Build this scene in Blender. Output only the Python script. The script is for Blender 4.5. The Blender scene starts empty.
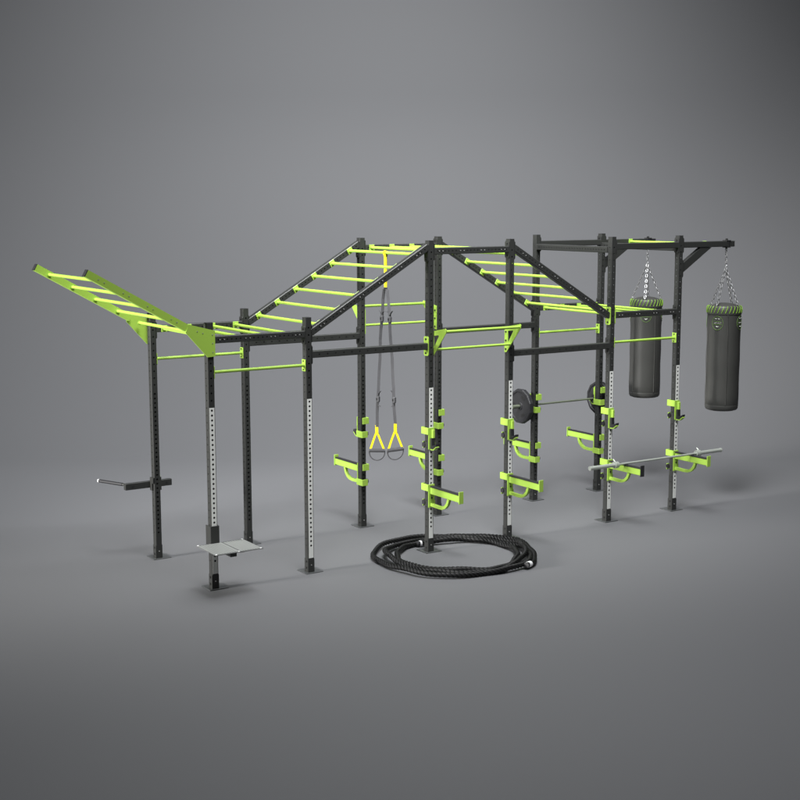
import bpy, bmesh, math, random
from mathutils import Vector, Matrix
random.seed(7)
PI = math.pi
C = bpy.context.scene.collection
SC = bpy.context.scene

# ------------------------------------------------------------ camera
R = ((0.836484, -0.547991, 0.0), (0.0, 0.0, 0.0), (0.0, 0.0, 0.0))
yaw, pitch, roll = 0.5799, -0.1448, -0.0017
cy, sy, cp, sp = math.cos(yaw), math.sin(yaw), math.cos(pitch), math.sin(pitch)
fw = Vector((sy*cp, cy*cp, sp)); rt = Vector((cy, -sy, 0)); up = rt.cross(fw)
rt2 = rt*math.cos(roll) + up*math.sin(roll); up2 = -rt*math.sin(roll) + up*math.cos(roll)
cam_d = bpy.data.cameras.new('camera'); cam = bpy.data.objects.new('camera', cam_d); C.objects.link(cam)
cam_d.sensor_width = 36; cam_d.lens = 1346.02/800*36; cam_d.clip_end = 500
M = Matrix((rt2, up2, -fw)).transposed().to_4x4(); M.translation = Vector((-5.6968, -12.199, 3.9009))
cam.matrix_world = M
SC.camera = cam

# ------------------------------------------------------------ world and lamps
w = bpy.data.worlds.new('World'); SC.world = w; w.use_nodes = True
bg = w.node_tree.nodes['Background']; bg.inputs[0].default_value = (.93, .96, 1, 1); bg.inputs[1].default_value = .06
SC.view_settings.view_transform = 'Standard'; SC.view_settings.look = 'None'
SC.view_settings.exposure = 0; SC.view_settings.gamma = 1
SC.render.engine = 'CYCLES'; SC.cycles.max_bounces = 6

def area(name, loc, target, size, power, col=(1, 1, 1), sy_=None, spread=180):
    d = bpy.data.lights.new(name, 'AREA'); d.shape = 'RECTANGLE'; d.size = size; d.size_y = sy_ or size
    d.energy = power; d.color = col; d.spread = math.radians(spread)
    o = bpy.data.objects.new(name, d); C.objects.link(o); o.location = loc
    o.rotation_euler = (Vector(target)-Vector(loc)).to_track_quat('-Z', 'Y').to_euler()
    return o
def spot(name, loc, target, power, ang, radius, col=(1, 1, 1)):
    d = bpy.data.lights.new(name, 'SPOT'); d.energy = power; d.spot_size = math.radians(ang); d.spot_blend = 1
    d.shadow_soft_size = radius; d.color = col
    o = bpy.data.objects.new(name, d); C.objects.link(o); o.location = loc
    o.rotation_euler = (Vector(target)-Vector(loc)).to_track_quat('-Z', 'Y').to_euler()
    return o
spot('key_lamp', (-16, 2.0, 4), (3.5, .8, 1.7), 29500, 31, 1.6, (1, .985, .965))
area('top_softbox', (3.5, -.5, 10), (3.5, .1, 0), 9, 560, (.96, .975, 1), spread=140)
spot('foreground_fill', (-1.5, -7, 11), (1.0, -2.6, 0), 2500, 62, 4.0, (.965, .98, 1))  # added fill, no real source: lifts the dark foreground floor
spot('backdrop_lamp', (1, -3, 12), (6.5, 9, 1.5), 15800, 92, 2.5, (.965, .98, 1))

# ------------------------------------------------------------ materials
def mat(name, col, rough=.5, metal=0, bump=0, bscale=400, spec=.5, coat=0, var=0, vscale=3):
    m = bpy.data.materials.new(name); m.use_nodes = True
    nt = m.node_tree; b = nt.nodes['Principled BSDF']
    b.inputs['Base Color'].default_value = (*col, 1); b.inputs['Roughness'].default_value = rough
    b.inputs['Metallic'].default_value = metal; b.inputs['Specular IOR Level'].default_value = spec
    b.inputs['Coat Weight'].default_value = coat
    tc = nt.nodes.new('ShaderNodeTexCoord')
    if bump:
        n = nt.nodes.new('ShaderNodeTexNoise'); n.inputs['Scale'].default_value = bscale
        bp = nt.nodes.new('ShaderNodeBump'); bp.inputs['Strength'].default_value = bump; bp.inputs['Distance'].default_value = .001
        nt.links.new(tc.outputs['Object'], n.inputs['Vector']); nt.links.new(n.outputs['Fac'], bp.inputs['Height'])
        nt.links.new(bp.outputs['Normal'], b.inputs['Normal'])
    if var:
        n = nt.nodes.new('ShaderNodeTexNoise'); n.inputs['Scale'].default_value = vscale; n.inputs['Detail'].default_value = 5
        r = nt.nodes.new('ShaderNodeMapRange'); r.inputs['To Min'].default_value = rough-var; r.inputs['To Max'].default_value = rough+var
        nt.links.new(tc.outputs['Object'], n.inputs['Vector']); nt.links.new(n.outputs['Fac'], r.inputs['Value'])
        nt.links.new(r.outputs['Result'], b.inputs['Roughness'])
    return m
M_BLACK = mat('charcoal_powder_coat', (.028, .029, .027), .46, 0, .25, 500, .42, var=.06)
M_GREEN = mat('lime_powder_coat', (.345, .545, .075), .36, 0, .1, 500, .5, var=.05)
M_BOLT = mat('zinc_bolt', (.36, .36, .35), .35, .3)
M_DBOLT = mat('black_bolt', (.015, .015, .015), .45)
M_STRIP = mat('white_scale_strip', (.74, .75, .71), .42)
M_PLATE = mat('base_plate_steel', (.10, .105, .105), .35, .3, var=.08)
M_PAD = mat('black_plastic_pad', (.018, .018, .02), .5)
M_RUBBER = mat('black_rubber', (.017, .017, .019), .55, 0, .2, 300)
M_CHROME = mat('chromed_steel', (.44, .47, .42), .34, .3)
M_CHAIN = mat('chain_steel', (.34, .34, .34), .42, .7)
M_DBAR = mat('dark_bar_steel', (.20, .225, .165), .35, .4)
M_YEL = mat('yellow_webbing', (.85, .72, .01), .6, 0, .3, 300)
M_WEB = mat('dark_grey_webbing', (.075, .075, .08), .7, 0, .3, 300)
M_GRIP = mat('foam_grip', (.06, .06, .065), .8, 0, .3, 200)
M_ROPE = mat('black_rope', (.0045, .0045, .0045), .50, 0, .5, 900, .32)
M_WHITE = mat('white_shrink_sleeve', (.8, .8, .8), .4)
M_BAG = mat('charcoal_leatherette', (.050, .050, .046), .44, 0, .5, 45, .45, var=.08, vscale=4)
M_LACE = mat('lime_lace', (.20, .38, .03), .55)
M_EMB = mat('green_print', (.13, .24, .05), .5)
M_SILV = mat('pale_print', (.65, .68, .6), .4)
M_ALU = mat('aluminium_tread', (.40, .415, .395), .36, .35, 0, var=.06, vscale=8)
M_ALUD = mat('aluminium_groove_shade', (.17, .175, .17), .45, .35)  # darker copy of the tread aluminium, shade between ribs put into its colour
M_SHEET = mat('grey_studio_paper', (.146, .1475, .1525), .62, 0, 0, spec=.35)

# ------------------------------------------------------------ mesh builder
class MB:
    def __init__(s): s.bm = bmesh.new(); s.ly = s.bm.faces.layers.int.new('m')
    def mark(s, k):
        """all faces added since the last mark take material slot k"""
        for f in s.bm.faces:
            if f[s.ly] == 0: f[s.ly] = k+1; f.material_index = k
        return s
    def _x(s, vs, mtx):
        if mtx is not None: bmesh.ops.transform(s.bm, matrix=mtx, verts=vs)
    def box(s, lo, hi, bev=.002, mtx=None):
        r = bmesh.ops.create_cube(s.bm, size=1); vs = r['verts']
        lo, hi = Vector(lo), Vector(hi); c = (lo+hi)/2; d = hi-lo
        for v in vs: v.co = Vector((v.co.x*d.x+c.x, v.co.y*d.y+c.y, v.co.z*d.z+c.z))
        if bev:
            es = list({e for v in vs for e in v.link_edges})
            g = bmesh.ops.bevel(s.bm, geom=es, offset=min(bev, min(abs(d.x), abs(d.y), abs(d.z))*.45), segments=1, affect='EDGES', profile=.5)
            vs = list({v for f in g['faces'] for v in f.verts} | {v for v in vs if v.is_valid})
        s._x(vs, mtx); return s
    def cyl(s, p0, p1, r, n=16, r2=None, cap=True):
        p0, p1 = Vector(p0), Vector(p1); d = p1-p0
        q = d.to_track_quat('Z', 'Y').to_matrix().to_4x4(); q.translation = (p0+p1)/2
        bmesh.ops.create_cone(s.bm, cap_ends=cap, segments=n, radius1=r, radius2=r if r2 is None else r2, depth=d.length, matrix=q); return s
    def prism(s, pts, axis, a, b, bev=0):
        """extrude polygon pts (2-D) between a and b along axis"""
        def P(p, t):
            return {0: (t, p[0], p[1]), 1: (p[0], t, p[1]), 2: (p[0], p[1], t)}[axis]
        A = [s.bm.verts.new(P(p, a)) for p in pts]; B = [s.bm.verts.new(P(p, b)) for p in pts]; n = len(pts)
        s.bm.faces.new(A); s.bm.faces.new(B[::-1])
        for i in range(n): s.bm.faces.new((A[i], B[i], B[(i+1) % n], A[(i+1) % n]))
        return s
    def ringprism(s, outer, inner, axis, a, b):
        """plate with a hole: outer and inner loops with the same count"""
        def P(p, t):
            return {0: (t, p[0], p[1]), 1: (p[0], t, p[1]), 2: (p[0], p[1], t)}[axis]
        n = len(outer); L = [[s.bm.verts.new(P(p, t)) for p in loop] for t in (a, b) for loop in (outer, inner)]
        oa, ia, ob, ib = L
        for i in range(n):
            j = (i+1) % n
            s.bm.faces.new((oa[i], oa[j], ia[j], ia[i])); s.bm.faces.new((ob[i], ib[i], ib[j], ob[j]))
            s.bm.faces.new((oa[i], ob[i], ob[j], oa[j])); s.bm.faces.new((ia[i], ia[j], ib[j], ib[i]))
        return s
    def tube(s, pts, r, n=8, closed=False, rs=None, flat=1.0, updir=None):
        pts = [Vector(p) for p in pts]; m = len(pts); rings = []
        nrm = None
        for i, p in enumerate(pts):
            a = pts[(i-1) % m] if (i or closed) else p; b = pts[(i+1) % m] if (i < m-1 or closed) else p
            t = (b-a).normalized()
            if updir is not None: u = Vector(updir)
            elif nrm is None: u = Vector((0, 0, 1)) if abs(t.z) < .9 else Vector((1, 0, 0))
            else: u = nrm
            u = (u - t*u.dot(t)).normalized(); nrm = u; v = t.cross(u)
            rr = rs[i] if rs else r
            rings.append([s.bm.verts.new(p+u*rr*math.cos(2*PI*k/n)+v*rr*flat*math.sin(2*PI*k/n)) for k in range(n)])
        for i in range(m if closed else m-1):
            A, B = rings[i], rings[(i+1) % m]
            for k in range(n): s.bm.faces.new((A[k], A[(k+1) % n], B[(k+1) % n], B[k]))
        if not closed: s.bm.faces.new(rings[0][::-1]); s.bm.faces.new(rings[-1])
        return s
    def lathe(s, prof, n=48, center=(0, 0, 0), axis='Z'):
        rings = []
        for r, z in prof:
            if r < 1e-6: rings.append([s.bm.verts.new((0, 0, z))])
            else: rings.append([s.bm.verts.new((r*math.cos(2*PI*k/n), r*math.sin(2*PI*k/n), z)) for k in range(n)])
        for A, B in zip(rings, rings[1:]):
            for k in range(n):
                q = [A[k % len(A)], A[(k+1) % len(A)], B[(k+1) % len(B)], B[k % len(B)]]
                q = list(dict.fromkeys(q))
                if len(q) > 2: s.bm.faces.new(q)
        vs = [v for r_ in rings for v in r_]
        m = Matrix.Translation(Vector(center))
        if axis == 'X': m = m @ Matrix.Rotation(PI/2, 4, 'Y')
        s._x(vs, m); return s
    def data(s, name, m, smooth=None):
        bmesh.ops.recalc_face_normals(s.bm, faces=s.bm.faces[:])
        me = bpy.data.meshes.new(name); s.bm.to_mesh(me); s.bm.free()
        for q in (m if isinstance(m, (list, tuple)) else [m]): me.materials.append(q)
        if smooth:
            me.shade_smooth()
            me.set_sharp_from_angle(angle=math.radians(smooth))
        return me
    def build(s, name, m, parent=None, smooth=None):
        return put(name, s.data(name, m, smooth), parent)

def put(name, me, parent=None, loc=None, mtx=None):
    o = bpy.data.objects.new(name, me); C.objects.link(o)
    if parent: o.parent = parent
    if mtx is not None: o.matrix_local = mtx
    if loc: o.location = loc
    return o
def tag(o, label=None, cat=None, group=None, kind=None):
    if label: o['label'] = label
    if cat: o['category'] = cat
    if group: o['group'] = group
    if kind: o['kind'] = kind
    return o
def empty(name, loc=(0, 0, 0), rz=0):
    o = bpy.data.objects.new(name, None); C.objects.link(o); o.location = loc; o.rotation_euler = (0, 0, rz)
    o.empty_display_size = .1; return o
def dup(o, parent=None):
    c = o.copy(); C.objects.link(c)
    if parent: c.parent = parent
    for ch in list(o.children): dup(ch, c)
    return c

S = .0738; H = S/2; W = 1.4396; HL = 2.7308; HT = 3.5
X = [0, 1.1215, 2.6713, 3.7873, 5.3383, 6.4534]

# square tube along local +Z from 0 to L, section w, with real holes. faces: dict side-> list of (z, radius)
def holed_tube(L, holes, w=S, c=.006, wall=.004, n=8):
    mb = MB(); bm = mb.bm; h = w/2; fl = h-c
    def side(k, lst):
        m = Matrix.Rotation(k*PI/2, 4, 'Z')   # k=0 is the -Y side
        def V(x, y, z): return bm.verts.new(m @ Vector((x, y, z)))
        def quad(z0, z1):
            if z1-z0 > 1e-5: bm.faces.new((V(-fl, -h, z0), V(fl, -h, z0), V(fl, -h, z1), V(-fl, -h, z1)))
        z = 0
        for zc, r in sorted(lst):
            a = min(.024, fl)*1.0; z0, z1 = zc-a, zc+a
            if z0 < z: continue
            quad(z, z0)
            out, inn, dep = [], [], []
            for i in range(n):
                t = 2*PI*(i+.5)/n; cx, cz = math.cos(t), math.sin(t); q = max(abs(cx)/fl, abs(cz)/a)
                out.append([cx/q, cz/q]); inn.append((cx*r, cz*r))
            # force the four corners
            for sx, sz in ((1, 1), (-1, 1), (-1, -1), (1, -1)): 
                j = min(range(n), key=lambda i: abs(math.atan2(sz*math.sin(PI/4)-math.sin(2*PI*(i+.5)/n), 1e9)) + (math.cos(2*PI*(i+.5)/n)-sx*.707)**2 + (math.sin(2*PI*(i+.5)/n)-sz*.707)**2)
                out[j] = [sx*fl, sz*a]
            O = [V(p[0], -h, zc+p[1]) for p in out]; I = [V(p[0], -h, zc+p[1]) for p in inn]; D = [V(p[0], -h+wall, zc+p[1]) for p in inn]
            for i in range(n):
                j = (i+1) % n
                bm.faces.new((O[i], O[j], I[j], I[i])); bm.faces.new((I[i], I[j], D[j], D[i]))
                # fill sliver so that the cell is a full rectangle
            z = z1
        quad(z, L)
        bm.faces.new((V(fl, -h, 0), V(h, -fl, 0), V(h, -fl, L), V(fl, -h, L)))
    for k in range(4): side(k, holes.get(k, []))
    for z in (0, L):
        pts = [(fl, -h), (h, -fl), (h, fl), (fl, h), (-fl, h), (-h, fl), (-h, -fl), (-fl, -h)]
        bm.faces.new([bm.verts.new((p[0], p[1], z)) for p in pts])
    return mb

def dense_holes(L, strip=True):
    out = []; z = .30
    while z < 1.86: out.append((z, .0115)); z += .05
    z = 1.95
    while z < L-.05: out.append((z, .0095)); z += .075
    return out
def sparse(L, z0=.30, p=.075, r=.007):
    out = []; z = z0
    while z < L-.05: out.append((z, r)); z += p
    return out

# ============================================================ setting
fl = MB(); fh = Vector((sy, cy, 0)); fr = Vector((cy, -sy, 0)); camxy = Vector((-5.6968, -12.199, 0))
D0, RAD, HH = 20.5, 6.0, 26.0
def P3(a, d, z): 
    v = camxy+fr*a+fh*d; return (v.x, v.y, z)
bm = fl.bm
vs = [bm.verts.new(P3(a, d, 0)) for a, d in ((-60, -40), (60, -40), (60, D0), (-60, D0))]; bm.faces.new(vs)
tag(fl.build('floor', M_SHEET), kind='structure')
bk = MB(); bm = bk.bm; rows = []
for i in range(25):
    t = i/24*PI/2; rows.append((D0+RAD*math.sin(t), RAD-RAD*math.cos(t)))
rows.append((D0+RAD, HH))
g = [[bm.verts.new(P3(a, d, z)) for a in (-60, 60)] for d, z in rows]
for A, B in zip(g, g[1:]): bm.faces.new((A[0], A[1], B[1], B[0]))
tag(bk.build('backdrop', M_SHEET, smooth=80), kind='structure')

# ============================================================ the rig
rig = tag(empty('training_rig'), 'large black steel rig with lime green monkey bars and perforated uprights', 'training rig')

# uprights
def upright_mesh(L): 
    return holed_tube(L, {0: dense_holes(L), 2: dense_holes(L), 1: sparse(L), 3: sparse(L)}).data('upright', M_BLACK)
UP = {HL: upright_mesh(HL), HT: upright_mesh(HT)}
mb = MB(); lst = []
z = .30
# scale strip: thin plate with real holes
def strip_mesh():
    mb = MB(); bm = mb.bm; hw = .0275; y0, y1 = -H-.0015, -H-.0002; n = 8; z0, z1 = .165, 1.878
    zs = []; z = .30
    while z < 1.86: zs.append(z); z += .05
    cuts = [z0] + [q-.025 for q in zs] + [zs[-1]+.025, z1]
    def quad(a, b):
        if b-a > 1e-4: bm.faces.new([bm.verts.new(p) for p in ((-hw, y0, a), (hw, y0, a), (hw, y0, b), (-hw, y0, b))])
    quad(z0, zs[0]-.025); quad(zs[-1]+.025, z1)
    for zc in zs:
        O, I = [], []
        for i in range(n):
            t = 2*PI*(i+.5)/n; cx, cz = math.cos(t), math.sin(t)
            I.append(bm.verts.new((cx*.0118, y0, zc+cz*.0118)))
            q = max(abs(cx)/hw, abs(cz)/.025); O.append([cx/q, cz/q])
        # octagon rays at 22.5 deg never hit a corner: use rectangle corner fan
        rect = [(hw, 0), (hw, .025), (0, .025), (-hw, .025), (-hw, 0), (-hw, -.025), (0, -.025), (hw, -.025)]
        R8 = [bm.verts.new((p[0], y0, zc+p[1])) for p in rect]
        for i in range(n):
            j = (i+1) % n
            bm.faces.new((R8[i], R8[j], I[i])); bm.faces.new((R8[j], I[j], I[i]))
    # edges of the plate
    for a, b in (((-hw, z0), (-hw, z1)), ((-hw, z1), (hw, z1)), ((hw, z1), (hw, z0)), ((hw, z0), (-hw, z0))):
        bm.faces.new([bm.verts.new(p) for p in ((a[0], y0, a[1]), (b[0], y0, b[1]), (b[0], y1, b[1]), (a[0], y1, a[1]))])
    return mb.data('scale_strip', M_STRIP)
STRIP = strip_mesh()
BASE = MB().box((-.077, -.067, .001), (.131, .139, .009), .001).data('base_plate', M_PLATE)
mb = MB()
mb.ringprism([(-H-.0016, -H-.0016), (H+.0016, -H-.0016), (H+.0016, H+.0016), (-H-.0016, H+.0016)], [(-H-.0005, -H-.0005), (H+.0005, -H-.0005), (H+.0005, H+.0005), (-H-.0005, H+.0005)], 2, .009, .155)
mb.mark(0)
for z in (.055, .125):
    mb.cyl((-H-.009, 0, z), (-H-.001, 0, z), .013, 6); mb.cyl((H+.001, 0, z), (H+.011, 0, z), .013, 6)
mb.mark(1); mb.cyl((0, -H-.008, .088), (0, -H-.001, .088), .006, 8); mb.mark(2)
SLEEVE = mb.data('foot_sleeve', (M_BLACK, M_DBOLT, M_BOLT))
CAP = MB().box((-H+.002, -H+.002, 0), (H-.002, H-.002, .003), .001).data('top_cap', M_PAD)
ups = {}
for c in range(6):
    for r in (0, 1):
        L = HL if c < 2 else HT
        if c == 0: L = HL-.02
        u = put('upright', UP[HL if c < 2 else HT], rig, (X[c]+H, r*W+H, 0)); ups[c, r] = u
        put('base_plate', BASE, u); put('foot_sleeve', SLEEVE, u)
        put('top_cap', CAP, u, (0, 0, (HL if c < 2 else HT)))
        if r == 0: put('scale_strip', STRIP, u)

# beams -------------------------------------------------------
def frame(p0, p1, front=Vector((0, -1, 0))):
    p0, p1 = Vector(p0), Vector(p1); z = (p1-p0).normalized(); y = -(front - z*front.dot(z)).normalized(); x = y.cross(z)
    m = Matrix((x, y, z)).transposed().to_4x4(); m.translation = p0; return m, (p1-p0).length
_beam = {}
def beam(p0, p1, front=Vector((0, -1, 0)), pitch=.0498, w=S, ends=True, name='beam', bolts=(), r=.008, hol=True):
    m, L = frame(p0, p1, front); key = (round(L, 3), pitch, w, tuple(bolts), hol)
    if key not in _beam:
        lst = []; n = int((L-.08)/pitch); z = (L-n*pitch)/2
        for i in range(n+1): lst.append((z+i*pitch, r))
        mb = holed_tube(L, {0: lst} if hol else {}, w=w).mark(0)
        for z in bolts: mb.cyl((0, -w/2-.005, z), (0, -w/2+.001, z), .0062, 8)
        _beam[key] = mb.mark(1).data(name, (M_BLACK, M_BOLT))
    return put(name, _beam[key], rig, mtx=m)
def end_plate(x, y, z0, z1, m=M_BLACK, side=1, name='mounting_plate', wy=S+.006, off=0, bolts=True, bm_=M_DBOLT):
    """plate bolted on the x-facing side of an upright; side=-1 left face, +1 right face; y = centre"""
    t = .008; x0, x1 = (x-t, x) if side < 0 else (x, x+t)
    mb = MB(); ch = .014; a, b = y-wy/2, y+wy/2
    mb.prism([(a, z0+ch), (a+ch, z0), (b-ch, z0), (b, z0+ch), (b, z1-ch), (b-ch, z1), (a+ch, z1), (a, z1-ch)], 0, x0, x1)
    mb.mark(0); xs = (x0-.009, x0+.0005) if side < 0 else (x1-.0005, x1+.009)
    for z in (z0+.03, z1-.03): mb.cyl((xs[0], y, z), (xs[1], y, z), .0125, 6)
    return mb.mark(1).build(name, (m, bm_), rig)
BY = {0: H, 1: W+H}
BACKF = Vector((0, -1, 0))
def bolts_at(x0, xs, cs=1): return tuple(round(b, 4) for x in xs for b in ((x-x0)/cs-.024, (x-x0)/cs+.024))
flat4 = lambda a, b: [a+.093+i*(b-a-.186)/3 for i in range(4)]
for r in (0, 1):
    y = BY[r]
    # low flat bay
    a, b = X[0]+S+.008, X[1]-.008; zb = 2.559; rx = flat4(X[0]+S, X[1])
    beam((a, y, zb), (b, y, zb), bolts=bolts_at(a, rx) if r == 0 else ())
    end_plate(X[0]+S, y, zb-.105, zb+.085); end_plate(X[1], y, zb-.105, zb+.085, side=-1)
    # slope up
    sl = .5825; ang = math.atan(sl); cs = math.cos(ang)
    f = lambda x: 2.590+sl*(x-1.224)
    a, b = X[1]+S+.004, X[2]-.004
    beam((a, y, f(a)), (b, y, f(b)), bolts=bolts_at(a, [1.325+i*.2424 for i in range(6)], cs) if r == 0 else ())
    end_plate(X[1]+S, y, 2.47, 2.66); end_plate(X[2], y, 3.27, 3.47, side=-1)
    # lower tie of the slope bay
    zb = 2.342; a, b = X[1]+S+.008, X[2]-.008
    beam((a, y, zb), (b, y, zb), pitch=.0996)
    end_plate(X[1]+S, y, zb-.10, zb+.10)
    end_plate(X[2], y, zb-.107, zb+.107, m=M_GREEN if r == 0 else M_BLACK, side=-1, wy=S+.014)
    # top flat bay
    zb = 3.386; a, b = X[2]+S+.008, X[3]-.008
    beam((a, y, zb), (b, y, zb), bolts=bolts_at(a, flat4(X[2]+S, X[3])) if r == 0 else ())
    end_plate(X[2]+S, y, zb-.10, zb+.095); end_plate(X[3], y, zb-.10, zb+.095, side=-1)
    # slope down
    g_ = lambda x: 3.386-.578*(x-3.895); cs2 = math.cos(math.atan(.578))
    a, b = X[3]+S+.004, X[4]-.004
    beam((a, y, g_(a)), (b, y, g_(b)), bolts=bolts_at(a, [4.005+i*.2385 for i in range(6)], cs2) if r == 0 else ())
    end_plate(X[3]+S, y, 3.27, 3.48)
    end_plate(X[4], y, 2.445, 2.66, m=M_GREEN if r == 0 else M_BLACK, side=-1, wy=S+.014)
    # lower tie
    zb = 2.192 if r == 0 else 2.338; a, b = X[3]+S+.008, X[4]-.008
    beam((a, y, zb), (b, y, zb), pitch=.0996)
    end_plate(X[3]+S, y, zb-.10, zb+.10); end_plate(X[4], y, zb-.10, zb+.10, side=-1)
    # last bay, middle
    zb = 2.557; a, b = X[4]+S+.008, X[5]-.008
    beam((a, y, zb), (b, y, zb), bolts=bolts_at(a, flat4(X[4]+S, X[5])) if r == 0 else ())
    end_plate(X[4]+S, y, zb-.105, zb+.1, m=M_GREEN if r == 0 else M_BLACK); end_plate(X[5], y, zb-.105, zb+.085, side=-1)
    # last bay, top, and the arm that carries the bag
    zb = 3.386; beam((a, y, zb), (b, y, zb), pitch=.0996, hol=False)
    end_plate(X[4]+S, y, zb-.10, zb+.09); end_plate(X[5], y, zb-.10, zb+.09, side=-1)
    ar = beam((X[5]+S+.008, y, zb), (7.44, y, zb), hol=False, name='bag_arm')
    end_plate(X[5]+S, y, zb-.10, zb+.09)
    # diagonal strut
    mb = MB(); t = .030
    mb.prism([(6.53+.007, 3.04), (6.53+.007, 3.155), (6.845, 3.347), (7.03, 3.347)], 1, y-t, y+t)
    mb.build('strut', M_BLACK, rig)
    end_plate(X[5]+S, y, 2.98, 3.20)
    # clamp for the chain
    mb = MB(); cx = 7.33
    for q in (-1, 1): mb.box((cx-.012, y+q*(H+.0045)-.0035, zb-H-.010), (cx+.012, y+q*(H+.0045)+.0035, zb+H+.008), .001)
    mb.box((cx-.032, y-H-.008, zb-H-.012), (cx+.032, y+H+.008, zb-H-.001)); mb.box((cx-.032, y-H-.008, zb+H+.001), (cx+.032, y+H+.008, zb+H+.010))
    mb.cyl((cx, y, zb+H+.010), (cx, y, zb+H+.030), .017, 6); mb.cyl((cx, y, zb-H-.030), (cx, y, zb-H-.012), .015, 6)
    mb.build('chain_clamp', M_DBOLT, rig)
# cross beams
for c in (4, 5):
    beam((X[c]+H, S+.008, 3.347), (X[c]+H, W-.008, 3.347), front=Vector((-1, 0, 0)), name='cross_beam')

# rungs -------------------------------------------------------
RL = W-S; 
def rung_mesh():
    return MB().cyl((0, S, 0), (0, W, 0), .0165, 20, cap=False).data('rung', M_GREEN, 60)
RUNG = rung_mesh()
def flange_mesh(y0, y1):
    mb = MB(); q = .036; mb.box((-q, y0, -q), (q, y1, q), .003)
    for a in (-.024, .024): mb.cyl((a, min(y0, y1)-.004 if y0 > .7 else max(y0, y1), 0), (a, min(y0, y1) if y0 > .7 else max(y0, y1)+.004, 0), .007, 6)
    return mb.data('flange', M_GREEN)
FLB = flange_mesh(W-.007, W-.0005); FLF = flange_mesh(S+.0005, S+.007)
def rung(x, z, tilt=0):
    o = put('rung', RUNG, rig, mtx=Matrix.Translation((x, 0, z)) @ Matrix.Rotation(-tilt, 4, 'Y'))
    put('flange', FLB, o); put('flange', FLF, o); return o
for x in flat4(X[0]+S, X[1]): rung(x, 2.559)
for i in range(6):
    x = 1.325+i*.2424; rung(x, 2.590+.5825*(x-1.224), math.atan(.5825))
for x in flat4(X[2]+S, X[3]): rung(x, 3.386)
for i in range(6):
    x = 4.005+i*.2385; rung(x, 3.386-.578*(x-3.895), -math.atan(.578))
for x in flat4(X[4]+S, X[5]): rung(x, 2.557)
rung(6.975, 3.39)

# straight pull-up bars between uprights ----------------------
def pull_bar(x0, x1, y, z, r=.0165, plates=True, name='pull_up_bar'):
    o = MB().cyl((x0, y, z), (x1, y, z), r, 20, cap=False).build(name, M_GREEN, rig, 60)
    if plates:
        mb = MB(); q = .062
        for a, b in ((x0, x0+.008), (x1-.008, x1)):
            mb.box((a, y-H+.001, z-q), (b, y+H-.001, z+q), .003)
            mb.mark(0)
            for z_ in (z-.045, z+.045): mb.cyl((a-.006, y, z_), (a+.0005, y, z_), .009, 6) if a > (x0+x1)/2 else mb.cyl((b-.0005, y, z_), (b+.006, y, z_), .009, 6)
            mb.mark(1).build('flange', (M_GREEN, M_DBOLT), o); mb = MB()
    return o
pull_bar(X[0]+S, X[1], H, 2.232); pull_bar(X[0]+S, X[1], W+H, 2.232)
pull_bar(X[4]+S, X[5], H, 2.226); pull_bar(X[4]+S, X[5], W+H, 2.232)

# double-height bars on triangular brackets -------------------
def bracket(x0, x1, yin, yout, ztop, zin_top, zbot, sgn):
    """triangular plate with a triangular cut-out in the y-z plane"""
    s_ = sgn
    outer = [(yin, zin_top), (yout-s_*.02, ztop+.004), (yout, ztop-.008), (yout-s_*.008, ztop-.045), (yin+s_*(-.0)-s_*(-.035), zbot), (yin, zbot)]
    # six-point loops
    a = yin
    inner = [(a+s_*.060, zin_top-.042), (a+s_*.150, zin_top-.030), (a+s_*.160, zin_top-.036), (a+s_*.152, zin_top-.052), (a+s_*.064, zbot+.115), (a+s_*.060, zbot+.12)]
    k = MB().ringprism(outer, inner, 0, x0, x1).mark(0)
    xo = (x0-.008, x0+.0005) if x0 < X[3]+.02 and x0 > X[3]-.02 else (x1-.0005, x1+.008)
    for i in range(3): k.cyl((xo[0], a+s_*.028, zbot+.035+i*(zin_top-zbot-.09)/2), (xo[1], a+s_*.028, zbot+.035+i*(zin_top-zbot-.09)/2), .0125, 6)
    return k.mark(1).build('triangular_bracket', (M_GREEN, M_DBOLT), rig)
# front: between the two middle uprights of the near row, reaching towards the viewer
bracket(X[3]-.0075, X[3]-.0005, S-.006, -.235, 2.545, 2.497, 2.207, -1)
bracket(X[2]+S+.0005, X[2]+S+.0075, S-.006, -.235, 2.545, 2.497, 2.207, -1)
pull_bar(X[2]+S+.0075, X[3]-.0075, -.205, 2.515, r=.0165, plates=False)
pull_bar(X[2]+S+.0075, X[3]-.0075, -.035, 2.305, r=.0145, plates=False)
bracket(X[3]-.0075, X[3]-.0005, W+.006, W+S+.235, 2.70, 2.652, 2.362, 1)
bracket(X[2]+S+.0005, X[2]+S+.0075, W+.006, W+S+.235, 2.70, 2.652, 2.362, 1)
pull_bar(X[2]+S+.0075, X[3]-.0075, W+S+.205, 2.67, plates=False)
pull_bar(X[2]+S+.0075, X[3]-.0075, W+S+.035, 2.455, r=.0145, plates=False)

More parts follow.
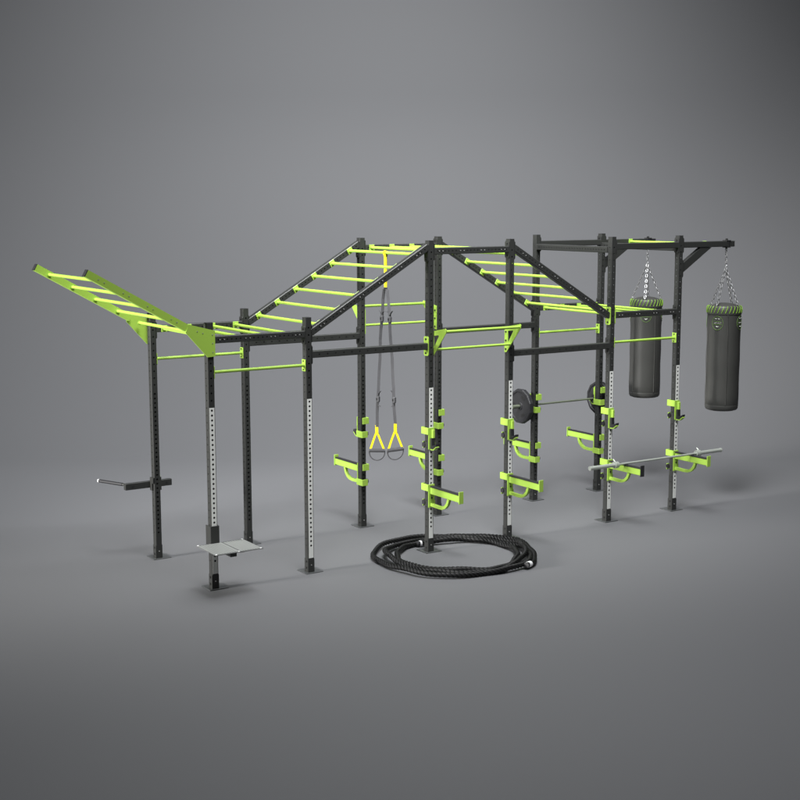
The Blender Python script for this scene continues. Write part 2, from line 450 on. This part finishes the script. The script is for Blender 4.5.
# sloping green ladder on the left end ------------------------
ux, uz = (-1.201+.188), (3.291-2.723); n_ = math.hypot(ux, uz); ux /= n_; uz /= n_     # outward direction
px_, pz_ = -uz, ux     # perpendicular, pointing down-left
px_, pz_ = (-uz, ux) if ux < 0 and False else (uz*-1, ux)
TH = .072
for r in (0, 1):
    yo = H-.0185 if r == 0 else W+H-.0185
    y0 = -.009 if r == 0 else W+S-.061; y1 = y0+.070
    top = [(-.19, 2.722), (-1.201, 3.291)]; 
    bot = [(-1.201-.0352, 3.291-.0628), (-.19-.0352, 2.722-.0628)]
    rl = MB(); rl.prism([top[0], top[1], bot[0], bot[1]], 1, y0, y1); rl.mark(0)
    if r == 0:
        for i in range(5):
            cx = -1.08+i*.243; cz = 3.183-.5616*(cx+1.08)
            for dx in (-.026, .030): rl.cyl((cx+dx, y0-.004, cz-.5616*dx), (cx+dx, y0+.001, cz-.5616*dx), .0055, 8)
    rail = rl.mark(1).build('ladder_rail', (M_GREEN, M_BOLT), rig)
    mb = MB(); e0 = Vector((top[1][0], 0, top[1][1])); e1 = Vector((bot[0][0], 0, bot[0][1])); d = Vector((ux, 0, uz))*.008
    mb.prism([(e0.x, e0.z), (e0.x+d.x, e0.z+d.z), (e1.x+d.x, e1.z+d.z), (e1.x, e1.z)], 1, y0+.001, y1-.001)
    mb.build('end_cap', M_PAD, rail)
    # gusset plate
    pl = [(-.195, 2.727), (.082, 2.654), (.082, 2.396), (-.004, 2.392), (-.235, 2.650)]
    ya, yb = (-.0165, -.0095) if r == 0 else (W-.0095, W-.0025)
    if r == 1: ya, yb = W+S+.0005, W+S+.0075
    gm = MB().prism(pl, 1, ya, yb)
    if r == 0: gm.box((-.001, -.0094, 2.40), (.078, -.0001, 2.64), .001)
    gm.mark(0)
    if r == 0:
        for q in ((.055, 2.615), (.055, 2.53), (.055, 2.44), (-.11, 2.655), (-.05, 2.635)): gm.cyl((q[0], ya-.004, q[1]), (q[0], ya+.001, q[1]), .0055, 8)
    gm.mark(1).build('gusset_plate', (M_GREEN, M_BOLT), rig)
for i in range(5):
    cx = -1.08+i*.243; cz = 3.183-.5616*(cx+1.08)
    o = MB().cyl((cx, .06, cz), (cx, W+S-.060, cz), .0165, 20, cap=False).build('rung', M_GREEN, rig, 60)
    k = MB().cyl((cx, W+S-.067, cz), (cx, W+S-.0612, cz), .024, 12); k.build('flange', M_GREEN, o); MB().cyl((cx, .0612, cz), (cx, .067, cz), .024, 12).build('flange', M_GREEN, o)

# ============================================================ hooks and arms
def bracket_shell(mb, h, drop):
    b = .078; ext = .042
    e = .0018
    # front plate
    mb.box((-H-.004, -H-.012, -drop), (H+.004, -H-e, 0), .002)
    # upper band: left side and back
    mb.box((-H-.013, -H-.012, -b), (-H-.0035, H+ext+.003, -.0005), .002)
    mb.box((-H-.0125, H+ext-.001, -b), (H+.004, H+ext+.009, -.0005), .002)
    # lower band: right side and back
    mb.box((H+.0035, -H-.012, -drop+.0005), (H+.013, H+ext+.003, -drop+b), .002)
    mb.box((-H+.006, H+ext-.001, -drop+.0005), (H+.0125, H+ext+.009, -drop+b), .002)
def make_arm():
    t = empty('spotter_arm')
    mb = MB(); bracket_shell(mb, .26, .265); mb.mark(0); mb.cyl((0, -H-.020, -.155), (0, -H-.0115, -.155), .010, 8); mb.mark(1).build('clamp_bracket', (M_GREEN, M_DBOLT), t)
    mb = MB(); mb.box((-.021, -.606, -.108), (.021, -H-.0125, -.032), .004); a = mb.build('arm', M_GREEN, t)
    mb = MB(); pts = [(-.050, -.232), (-.20, -.236), (-.27, -.232), (-.325, -.210), (-.365, -.172), (-.392, -.109)]
    # flat strap bent in the y-z plane
    w_ = .0175; L_, R_ = [], []
    for i, p in enumerate(pts):
        q0 = Vector(pts[max(i-1, 0)]); q1 = Vector(pts[min(i+1, len(pts)-1)]); d = (q1-q0).normalized(); nn = Vector((-d.y, d.x))
        L_.append(Vector(p)+nn*w_); R_.append(Vector(p)-nn*w_)
    mb.prism([tuple(v) for v in L_]+[tuple(v) for v in R_[::-1]], 0, -.016, .016); mb.build('brace', M_GREEN, t)
    mb = MB(); mb.box((-.024, -.604, -.0315), (.024, -H-.014, -.016), .003); mb.build('rubber_pad', M_PAD, t)
    mb = MB(); mb.box((-.031, -.618, -.122), (.031, -.6065, .014), .003); mb.build('end_stop', M_GREEN, t)
    return t
def make_hook():
    t = empty('bar_hook')
    mb = MB(); bracket_shell(mb, .25, .245)
    mb.box((-.006, -H-.048, -.115), (.020, -H-.0125, -.020), .002)
    mb.mark(0).build('clamp_bracket', (M_GREEN, M_DBOLT), t)
    mb = MB(); mb.prism([(-H-.013, -.25), (-H-.075, -.248), (-H-.128, -.205), (-H-.120, -.198), (-H-.070, -.236), (-H-.013, -.238)], 0, -.021, .021); mb.build('hook_plate', M_GREEN, t)
    mb = MB()
    mb.prism([(-H-.0135, -.2375), (-H-.0695, -.2355), (-H-.126, -.191), (-H-.126, -.168), (-H-.078, -.198), (-H-.048, -.196), (-H-.042, -.112), (-H-.0135, -.117)], 0, -.022, .022)
    mb.build('plastic_liner', M_PAD, t)
    return t
ords = {2: 'first', 3: 'second', 4: 'third', 5: 'fourth'}
desc = {(2, 0): 'near upright standing inside the rope coil', (3, 0): 'near upright just right of the rope',
        (4, 0): 'near upright behind the bare barbell left end', (5, 0): 'near upright furthest right',
        (2, 1): 'far upright beside the yellow straps', (3, 1): 'far upright close behind the rope upright',
        (4, 1): 'far upright beside left weight plate', (5, 1): 'far upright beside right weight plate'}
KNOB = MB().cyl((-H-.010, H+.012, 0), (-H+.004, H+.012, 0), .028, 16).data('lock_knob', M_PAD, 50)
arm0 = make_arm(); hook0 = make_hook()
for i, (c, r) in enumerate([(c, r) for r in (0, 1) for c in (2, 3, 4, 5)]):
    a = arm0 if i == 0 else dup(arm0); h = hook0 if i == 0 else dup(hook0)
    loc = Vector((X[c]+H, r*W+H, .787)); a.location = loc; a.rotation_euler = (0, 0, PI if r else 0)
    zt = 1.43 if r == 0 else {2: 1.357, 3: 1.362, 4: 1.43, 5: 1.437}[c]
    if r == 0 and c == 4: zt = 1.425
    h.location = (X[c]+H, r*W+H, zt); h.rotation_euler = (0, 0, PI if r else 0)
    tag(a, 'lime green spotter arm on the ' + desc[c, r], 'spotter arm', 'spotter arms clamped on the uprights')
    tag(h, 'lime green bar hook on the ' + desc[c, r], 'bar hook', 'bar hooks clamped on the uprights')
    if r == 0:
        for q, zz in ((a, -.215), (h, -.20)):
            put('lock_knob', KNOB, q, (0, 0, zz))
    if (c, r) == (4, 0):
        for ch in a.children:
            if ch.name.startswith('end_stop'):
                ch.data = ch.data.copy(); ch.data.materials[0] = M_PAD; ch['label'] = 'black end stop'

# ============================================================ barbells and plates
def barbell(loc, name, label, m, sl=1.10):
    t = tag(empty(name, loc), label, 'barbell')
    MB().cyl((-.655, 0, 0), (.655, 0, 0), .0135, 16).build('shaft', m, t, 60)
    for s_ in (-1, 1):
        o = MB().cyl((s_*.675, 0, 0), (s_*sl, 0, 0), .0245, 24).build('sleeve', m, t, 60)
        k = MB(); k.cyl((s_*.655, 0, 0), (s_*.685, 0, 0), .038, 24); k.cyl((s_*(sl-.012), 0, 0), (s_*(sl+.002), 0, 0), .027, 24); k.build('collar', m, o, 60)
    return t
b1 = barbell((5.89, -.30, .787-.016+.0135), 'barbell', 'bare chrome barbell lying across two spotter arms at the right end', M_CHROME)
for s_ in (-1, 1):
    k = MB(); xc = s_*.700
    k.ringprism([(.042*math.cos(2*PI*i/20), .042*math.sin(2*PI*i/20)) for i in range(20)], [(.0255*math.cos(2*PI*i/20), .0255*math.sin(2*PI*i/20)) for i in range(20)], 0, xc-.016, xc+.016)
    k.cyl((xc, .0, .038), (xc, .03, .062), .009, 10)
    o = k.build('spring_clamp', M_CHROME, b1, 50)
b2 = barbell((5.93, W+S+.075, 1.262), 'barbell', 'loaded steel barbell resting in the far bar hooks between two round plates', M_DBAR, .84)
def plate():
    t = empty('weight_plate'); th = .034; R0 = .232
    mb = MB(); n = 12
    def ring(r, x): return [mb.bm.verts.new((x, r*math.cos(2*PI*(k+.5)/n), r*math.sin(2*PI*(k+.5)/n))) for k in range(n)]
    prof = [(.026, th*.95), (.05, th*.95), (.055, th*.6), (.19, th*.6), (.20, th), (.225, th), (R0, th*.6)]
    rg = [ring(r, -x) for r, x in prof]+[ring(r, x) for r, x in prof[::-1]]
    for A, B in zip(rg, rg[1:]+rg[:1]):
        for k in range(n): mb.bm.faces.new((A[k], A[(k+1) % n], B[(k+1) % n], B[k]))
    mb.build('disc', M_RUBBER, t)
    for k in range(3):
        a = k*2*PI/3+.0
        m = MB(); rr = .128
        pts = []
        for q in range(9): 
            tt = a-.30+.6*q/8; pts.append((rr*math.cos(tt)*1.16, rr*math.sin(tt)*1.16))
        for q in range(9):
            tt = a+.30-.6*q/8; pts.append((rr*math.cos(tt)*.86, rr*math.sin(tt)*.86))
        m.prism(pts, 0, -th*.66, th*.66); m.build('grip_slot', M_DBOLT, t)
    m = MB(); m.lathe([(.0252, -th), (.034, -th), (.034, th), (.0252, th), (.0252, -th)], 24, axis='X'); m.build('hub', M_DBOLT, t)
    return t
p1 = tag(plate(), 'black twelve sided weight plate on the left end of the far barbell', 'weight plate', 'weight plates on the far barbell')
p2 = dup(p1); tag(p2, 'black twelve sided weight plate on the right end of the far barbell', 'weight plate')
p1.location = (5.93-.690, W+S+.075, 1.262)
p2.location = (5.93+.675, W+S+.075, 1.262)

# ============================================================ step platform
st = tag(empty('step_platform', (H, H, .49)), 'ribbed aluminium step plate clamped low on the nearest left upright', 'step platform')
mb = MB(); mb.box((-.205, -.492, -.010), (.318, -.040, -.0025), .001); mb.mark(0); nr = 18
for i in range(nr):
    x0 = -.198+i*(.510/nr)
    if abs(x0+.007-.057) < .012: continue
    mb.box((x0, -.470, -.0028), (x0+.0205, -.062, -.0012), 0)
mb.box((.050, -.485, -.0028), (.062, -.045, -.0012), 0); mb.mark(1)
for x, y in ((-.190, -.478), (.300, -.478), (-.190, -.052), (.300, -.052), (.056, -.478)): mb.cyl((x, y, -.003), (x, y, .002), .010, 12)
mb.mark(2); tread = mb.build('tread_plate', (M_ALUD, M_ALU, M_WHITE), st)
mb = MB(); mb.box((-.035, -.47, -.052), (.035, -.041, -.0105), .003); mb.box((.10, -.40, -.040), (.16, -.041, -.0105), .003); mb.build('support_arm', M_BLACK, st)
mb = MB()
mb.box((-H-.012, -H-.013, -.055), (H+.012, -H-.003, .175), .002); mb.box((-H-.012, -H-.0025, -.055), (-H-.003, H+.03, .175), .002)
mb.box((H+.003, -H-.0025, -.055), (H+.012, H+.03, .175), .002); mb.build('clamp_bracket', M_BLACK, st)

# ============================================================ dip handles
dp = tag(empty('dip_handle', (H, W+H, .835)), 'black crossbar with a single dip handle clamped on the far left upright', 'dip attachment')
k = MB(); k.box((-.34, H+.004, -.036), (.207, H+.055, .036), .003); k.mark(0); k.cyl((-.255, H+.001, .0), (-.255, H+.0045, .0), .013, 12); k.cyl((.145, H+.001, 0), (.145, H+.0045, 0), .013, 12); k.mark(1).build('crossbar', (M_BLACK, M_DBOLT), dp)
mb = MB(); mb.box((-H-.018, -.012, -.062), (-H-.003, H+.004, .085), .002); mb.box((H+.003, -.020, -.062), (H+.020, H+.004, .085), .002)
mb.box((-H-.018, -H-.003, .02), (-H-.003, -.0125, .085), .002)
mb.build('clamp_bracket', M_BLACK, dp)
a = Vector((-.30, H+.056, .012)); d = Vector((-.17, .40, .0)).normalized()
o = MB().cyl(a, a+d*.07, .0155, 16).build('handle', M_BLACK, dp, 60)
MB().cyl(a+d*.07, a+d*.43, .0185, 16).build('grip', M_RUBBER, o, 60)
MB().cyl(a+d*.43, a+d*.444, .0195, 16).build('end_cap', M_WHITE, o, 60)
MB().tube([(.085, H+.03, .034), (.080, H+.03, .07), (.060, H+.032, .115), (.030, H+.034, .15), (0, H+.036, .165)], .010, 10).build('locking_pin', M_CHROME, dp, 60)

# ============================================================ suspension trainer
sx, sy_ = 2.537, .665; zr = 2.590+.5825*(2.537-1.224)
ss = tag(empty('suspension_trainer', (sx, sy_, zr)), 'yellow and grey suspension straps with foam handles hanging from the top green rung', 'suspension trainer')
mb = MB(); w2 = .024
lp = []
for i in range(13):
    t = PI*i/12; lp.append((.0195*math.cos(t), .0195*math.sin(t)))
outer = [(.0225*math.cos(PI*i/12), .0225*math.sin(PI*i/12)) for i in range(13)] + [(-.006, -.05), (-.005, -.39), (.005, -.39), (.006, -.05)]
inner = [(.0190*math.cos(PI*i/12), .0190*math.sin(PI*i/12)) for i in range(13)] + [(-.002, -.055), (-.002, -.38), (.002, -.38), (.002, -.055)]
mb.ringprism(outer, inner, 1, -w2, w2); mb.build('anchor_strap', M_YEL, ss)
def band(mb, pts, wid, th, side=Vector((0, 1, 0))):
    pts = [Vector(p) for p in pts]; rows = []
    for i, p in enumerate(pts):
        t = (pts[min(i+1, len(pts)-1)]-pts[max(i-1, 0)]).normalized(); sd = (side-t*side.dot(t)).normalized(); nn = t.cross(sd)
        rows.append([mb.bm.verts.new(p+sd*a*wid/2+nn*b*th/2) for a, b in ((-1, -1), (1, -1), (1, 1), (-1, 1))])
    for A, B in zip(rows, rows[1:]):
        for k in range(4): mb.bm.faces.new((A[k], A[(k+1) % 4], B[(k+1) % 4], B[k]))
    mb.bm.faces.new(rows[0][::-1]); mb.bm.faces.new(rows[-1])
mb = MB(); mb.box((-.008, -.027, -.425), (.008, .027, -.392), .003); mb.build('buckle', M_PAD, ss)
VW = Vector((-.836, .548, 0))
for s_, ze in ((1, -2.05), (-1, -1.98)):
    mb = MB(); y0 = s_*.030; y1 = s_*.205
    f = lambda z: y0+(y1-y0)*(min(1, (-z-.41)/1.70))**.75
    zs = [-.41-i*((-ze-.41)/14) for i in range(15)]
    band(mb, [(.003*math.sin(i), f(z)+.004*math.sin(i*1.7), z) for i, z in enumerate(zs)], .034, .006, VW)
    wb = mb.build('webbing', M_WEB, ss)
    for zz, nm in ((-.75, 0), (-1.66 if s_ < 0 else -1.69, 1)):
        m = MB(); yb = f(zz)
        m.box((-.016, yb-.024, zz-.036), (.020, yb+.024, zz+.036), .010); m.build('cam_buckle', M_WEB, wb)
        m = MB(); m.box((-.019, yb-.012, zz-.014), (-.0165, yb+.012, zz+.014), .003); m.build('buckle_tongue', M_DBOLT, wb)
        m = MB(); q = -s_ if nm else s_
        if nm == 0:
            band(m, [(0, yb, zz+.02), (0, yb+s_*.0, zz+.055), (0, yb-s_*.045, zz+.085), (0, 0, zz+.085)], .016, .004, Vector((1, 0, 0)))
            band(m, [(0, yb, zz+.03), (0, yb+s_*.025, zz+.07), (0, yb+s_*.06, zz+.10)], .016, .004, Vector((1, 0, 0)))
        else:
            band(m, [(0, yb-s_*.0, zz+.02), (0, yb-s_*.02, zz+.07), (0, yb-s_*.06, zz+.10)], .016, .004, Vector((1, 0, 0)))
            band(m, [(0, yb, zz-.02), (0, yb+s_*.01, zz-.06), (0, yb+s_*-.05, zz-.08)], .016, .004, Vector((1, 0, 0)))
        m.build('strap_tail', M_WEB, wb)
    # handle: yellow V, foam grip, loop below
    ya = f(ze); za = ze
    hw = .085; dz = .008*s_
    m = MB()
    band(m, [(0, ya, za+.05), (0, ya, za-.03), (0, ya, za-.06)], .036, .012, VW)
    m.build('yellow_strap', M_YEL, ss)
    for q in (-1, 1):
        m = MB(); xo = q*.068; yo = -q*.045
        band(m, [(q*.006, ya, za-.035), (xo*.5, ya-q*.022, za-.13), (xo, ya+yo, za-.245+q*.012)], .024, .006, Vector((.836, -.548, .2)))
        m.build('yellow_strap', M_YEL, ss)
    zg = za-.25
    gA = Vector((-.074, ya+.050, zg-.010)); gB = Vector((.074, ya-.050, zg+.014))
    if s_ > 0: gA.z += .012; gB.z -= .014
    g = MB().cyl(gA, gB, .022, 16).build('foam_grip', M_GRIP, ss, 60)
    m = MB(); mid = (gA+gB)/2; ax = (gB-gA)/2; pts = []
    for i in range(17):
        t = PI*i/16; pts.append(mid-ax*math.cos(t)*1.02+Vector((0, 0, -.115*math.sin(t)**.8)))
    m.tube(pts, .0075, 8); m.build('foot_loop', M_WEB, ss, 60)

# ============================================================ punching bags
def chain_pts(m, p0, p1, link=.052, r=.0042):
    p0, p1 = Vector(p0), Vector(p1); L = (p1-p0).length; n = max(2, int(L/(link*.72))); d = (p1-p0).normalized()
    a = d.orthogonal().normalized(); b = d.cross(a)
    for i in range(n):
        c = p0+d*(L*(i+.5)/n); u = a if i % 2 else b
        pts = []
        for k in range(10):
            t = 2*PI*k/10; pts.append(c+d*math.cos(t)*link*.5+u*math.sin(t)*link*.27)
        m.tube(pts, r, 5, closed=True, updir=None)
def make_bag(loc):
    t = empty('punching_bag', loc); RB = .213; ZT, ZB = -.80, -2.14     # from the clamp
    mb = MB()
    prof = [(0, ZB-.012), (RB*.80, ZB-.010), (RB*.93, ZB), (RB*.985, ZB+.02), (RB, ZB+.05), (RB*1.0, ZB+.062), (RB*.992, ZB+.066), (RB*1.0, ZB+.070)]
    for i in range(1, 13):
        z = ZB+.07+(ZT-.10-ZB-.07)*i/12; prof.append((RB*(1+.012*math.sin(i*1.3)), z))
    prof += [(RB*.985, ZT-.098), (RB*.99, ZT-.03), (RB*.93, ZT-.008), (RB*.80, ZT+.012), (RB*.55, ZT+.032), (RB*.25, ZT+.042), (0, ZT+.044)]
    mb.lathe(prof, 64); bag = mb.build('bag_body', M_BAG, t, 50)
    # vertical seams
    for a in (math.radians(-163), math.radians(-80), math.radians(12), math.radians(100)):
        m = MB(); pts = [(RB*1.012*math.cos(a), RB*1.012*math.sin(a), ZB+.075+i*(ZT-.10-ZB-.075)/20) for i in range(21)]
        m.tube(pts, .0055, 6); m.build('seam', M_BAG, bag, 60)
    # collar with lacing
    m = MB(); m.lathe([(RB*.99, ZT-.102), (RB*1.03, ZT-.098), (RB*1.035, ZT-.08), (RB*1.03, ZT-.004), (RB*1.0, ZT+.004), (RB*.93, ZT+.002)], 64)
    col = m.build('collar', M_BAG, t, 50)
    m = MB(); n = 28
    for i in range(n):
        a = 2*PI*i/n; a2 = a+.13
        m.tube([(RB*1.045*math.cos(a), RB*1.045*math.sin(a), ZT-.078), (RB*1.055*math.cos((a+a2)/2), RB*1.055*math.sin((a+a2)/2), ZT-.04), (RB*1.03*math.cos(a2), RB*1.03*math.sin(a2), ZT-.004), (RB*.955*math.cos(a2), RB*.955*math.sin(a2), ZT+.010)], .0046 if i % 2 else .0038, 6)
    m.build('lacing', M_LACE, col, 60)
    # round emblems
    for k, a0 in enumerate((math.radians(-116), math.radians(-26), math.radians(64), math.radians(154))):
        def on(u, v, off=.003):
            a = a0+u/RB; return Vector(((RB*1.012+off)*math.cos(a), (RB*1.012+off)*math.sin(a), ZT-.205+v))
        m = MB(); pts = [on(.072*math.cos(2*PI*i/28), .088*math.sin(2*PI*i/28)) for i in range(28)]
        m.tube(pts, .0024, 5, closed=True)
        for v, hw in ((.022, .048), (-.018, .056)):
            m.tube([on(-hw+2*hw*i/6, v) for i in range(7)], .0022, 5)
        e = m.build('emblem', M_EMB, bag, 60)
        m = MB()
        for (u, v) in ((-.02, .055), (.02, .055)): m.tube([on(u-.012, v+.006), on(u, v-.006), on(u+.012, v+.006)], .0032, 5)
        m.tube([on(-.016, -.042), on(0, -.052), on(.016, -.042)], .005, 5)
        for i in range(5): m.tube([on(-.040+i*.02, .0), on(-.030+i*.02, .004)], .003, 5)
        m.build('emblem_mark', M_SILV, bag, 60)
    # chains
    m = MB(); chain_pts(m, (0, 0, -.045), (0, 0, -.28)); m.tube([(0, .02*math.cos(t*PI/6), -.30+.02*math.sin(t*PI/6)) for t in range(12)], .005, 6, closed=True)
    m.build('chain', M_CHAIN, t, 60)
    for a in (math.radians(-122), math.radians(-35), math.radians(58), math.radians(145)):
        m = MB(); e = Vector((RB*.90*math.cos(a), RB*.90*math.sin(a), ZT+.030)); chain_pts(m, (0, 0, -.31), e)
        ch = m.build('chain', M_CHAIN, t, 60)
        m = MB(); n_ = Vector((math.cos(a), math.sin(a), 0)); m.tube([e+Vector((0, 0, -.02))+n_*.016*math.cos(q*PI/6)+Vector((0, 0, .024*math.sin(q*PI/6))) for q in range(12)], .004, 6, closed=True)
        m.build('hanging_ring', M_CHAIN, ch, 60)
    return t
bagF = make_bag((7.33, H, 3.386)); bagF.rotation_euler = (0, 0, math.radians(-43)); tag(bagF, 'charcoal punching bag hanging from the nearer cantilever arm, rightmost and fully in view', 'punching bag', 'hanging punching bags')
bagB = dup(bagF); bagB.location = (7.33, W+H, 3.386); bagB.rotation_euler = (0, 0, math.radians(-18))
tag(bagB, 'charcoal punching bag hanging from the farther cantilever arm, seen behind the green bars', 'punching bag')

# ============================================================ rope
ro = tag(empty('training_rope', (2.83, -.37, 0)), 'thick black twisted training rope coiled on the floor around one upright', 'rope')
turns = 3.46; N = 1500; path = []
for i in range(N+1):
    t = i/N; k = t*turns; a = math.radians(-67)+2*PI*k
    lobe = .13*math.exp(-((k-.565)/.13)**2)+.035*math.exp(-((k-1.50)/.12)**2)
    rad = .885-.066*k+.018*math.sin(2*a+.5)+.012*math.sin(5*a+k*1.3)+.022*math.sin(3*a+k*4.1)+.006*math.sin(11*a+k*7)+lobe
    hump = .050*math.exp(-((k-1.17)/.035)**2)+.042*math.exp(-((k-2.13)/.04)**2)+.05*math.exp(-((k-1.62)/.05)**2)+.03*math.exp(-((k-2.7)/.06)**2)
    path.append(Vector((rad*math.cos(a), rad*math.sin(a)*.98, .030+hump+.010*(1+math.sin(a*3+k*5))+.004*(1+math.sin(a*9+k*3)))))
mb = MB(); acc = 0; frames = []
for i, p in enumerate(path):
    tdir = (path[min(i+1, N)]-path[max(i-1, 0)]).normalized(); u = (Vector((0, 0, 1))-tdir*tdir.z).normalized(); v = tdir.cross(u)
    if i: acc += (p-path[i-1]).length
    frames.append((p, u, v, acc))
for q in range(3):
    pts = [p+(u*math.cos(2*PI*(l/.14+q/3))+v*math.sin(2*PI*(l/.14+q/3)))*.0155 for p, u, v, l in frames]
    mb.tube(pts, .0155, 8)
mb.build('twisted_strands', M_ROPE, ro, 70)
for (j0, j1, j2) in ((0, 9, 13), (N, N-9, N-13)):
    a, b, c = path[j0], path[j1], path[j2]; d = (a-b).normalized()
    e = MB().cyl(a+d*.035, a, .030, 20).build('end_cap', M_RUBBER, ro, 60)
    MB().cyl(a-d*.001, a-d*(.062 if j0 == 0 else .022), .0330, 20).build('shrink_sleeve', M_WHITE, ro, 60)
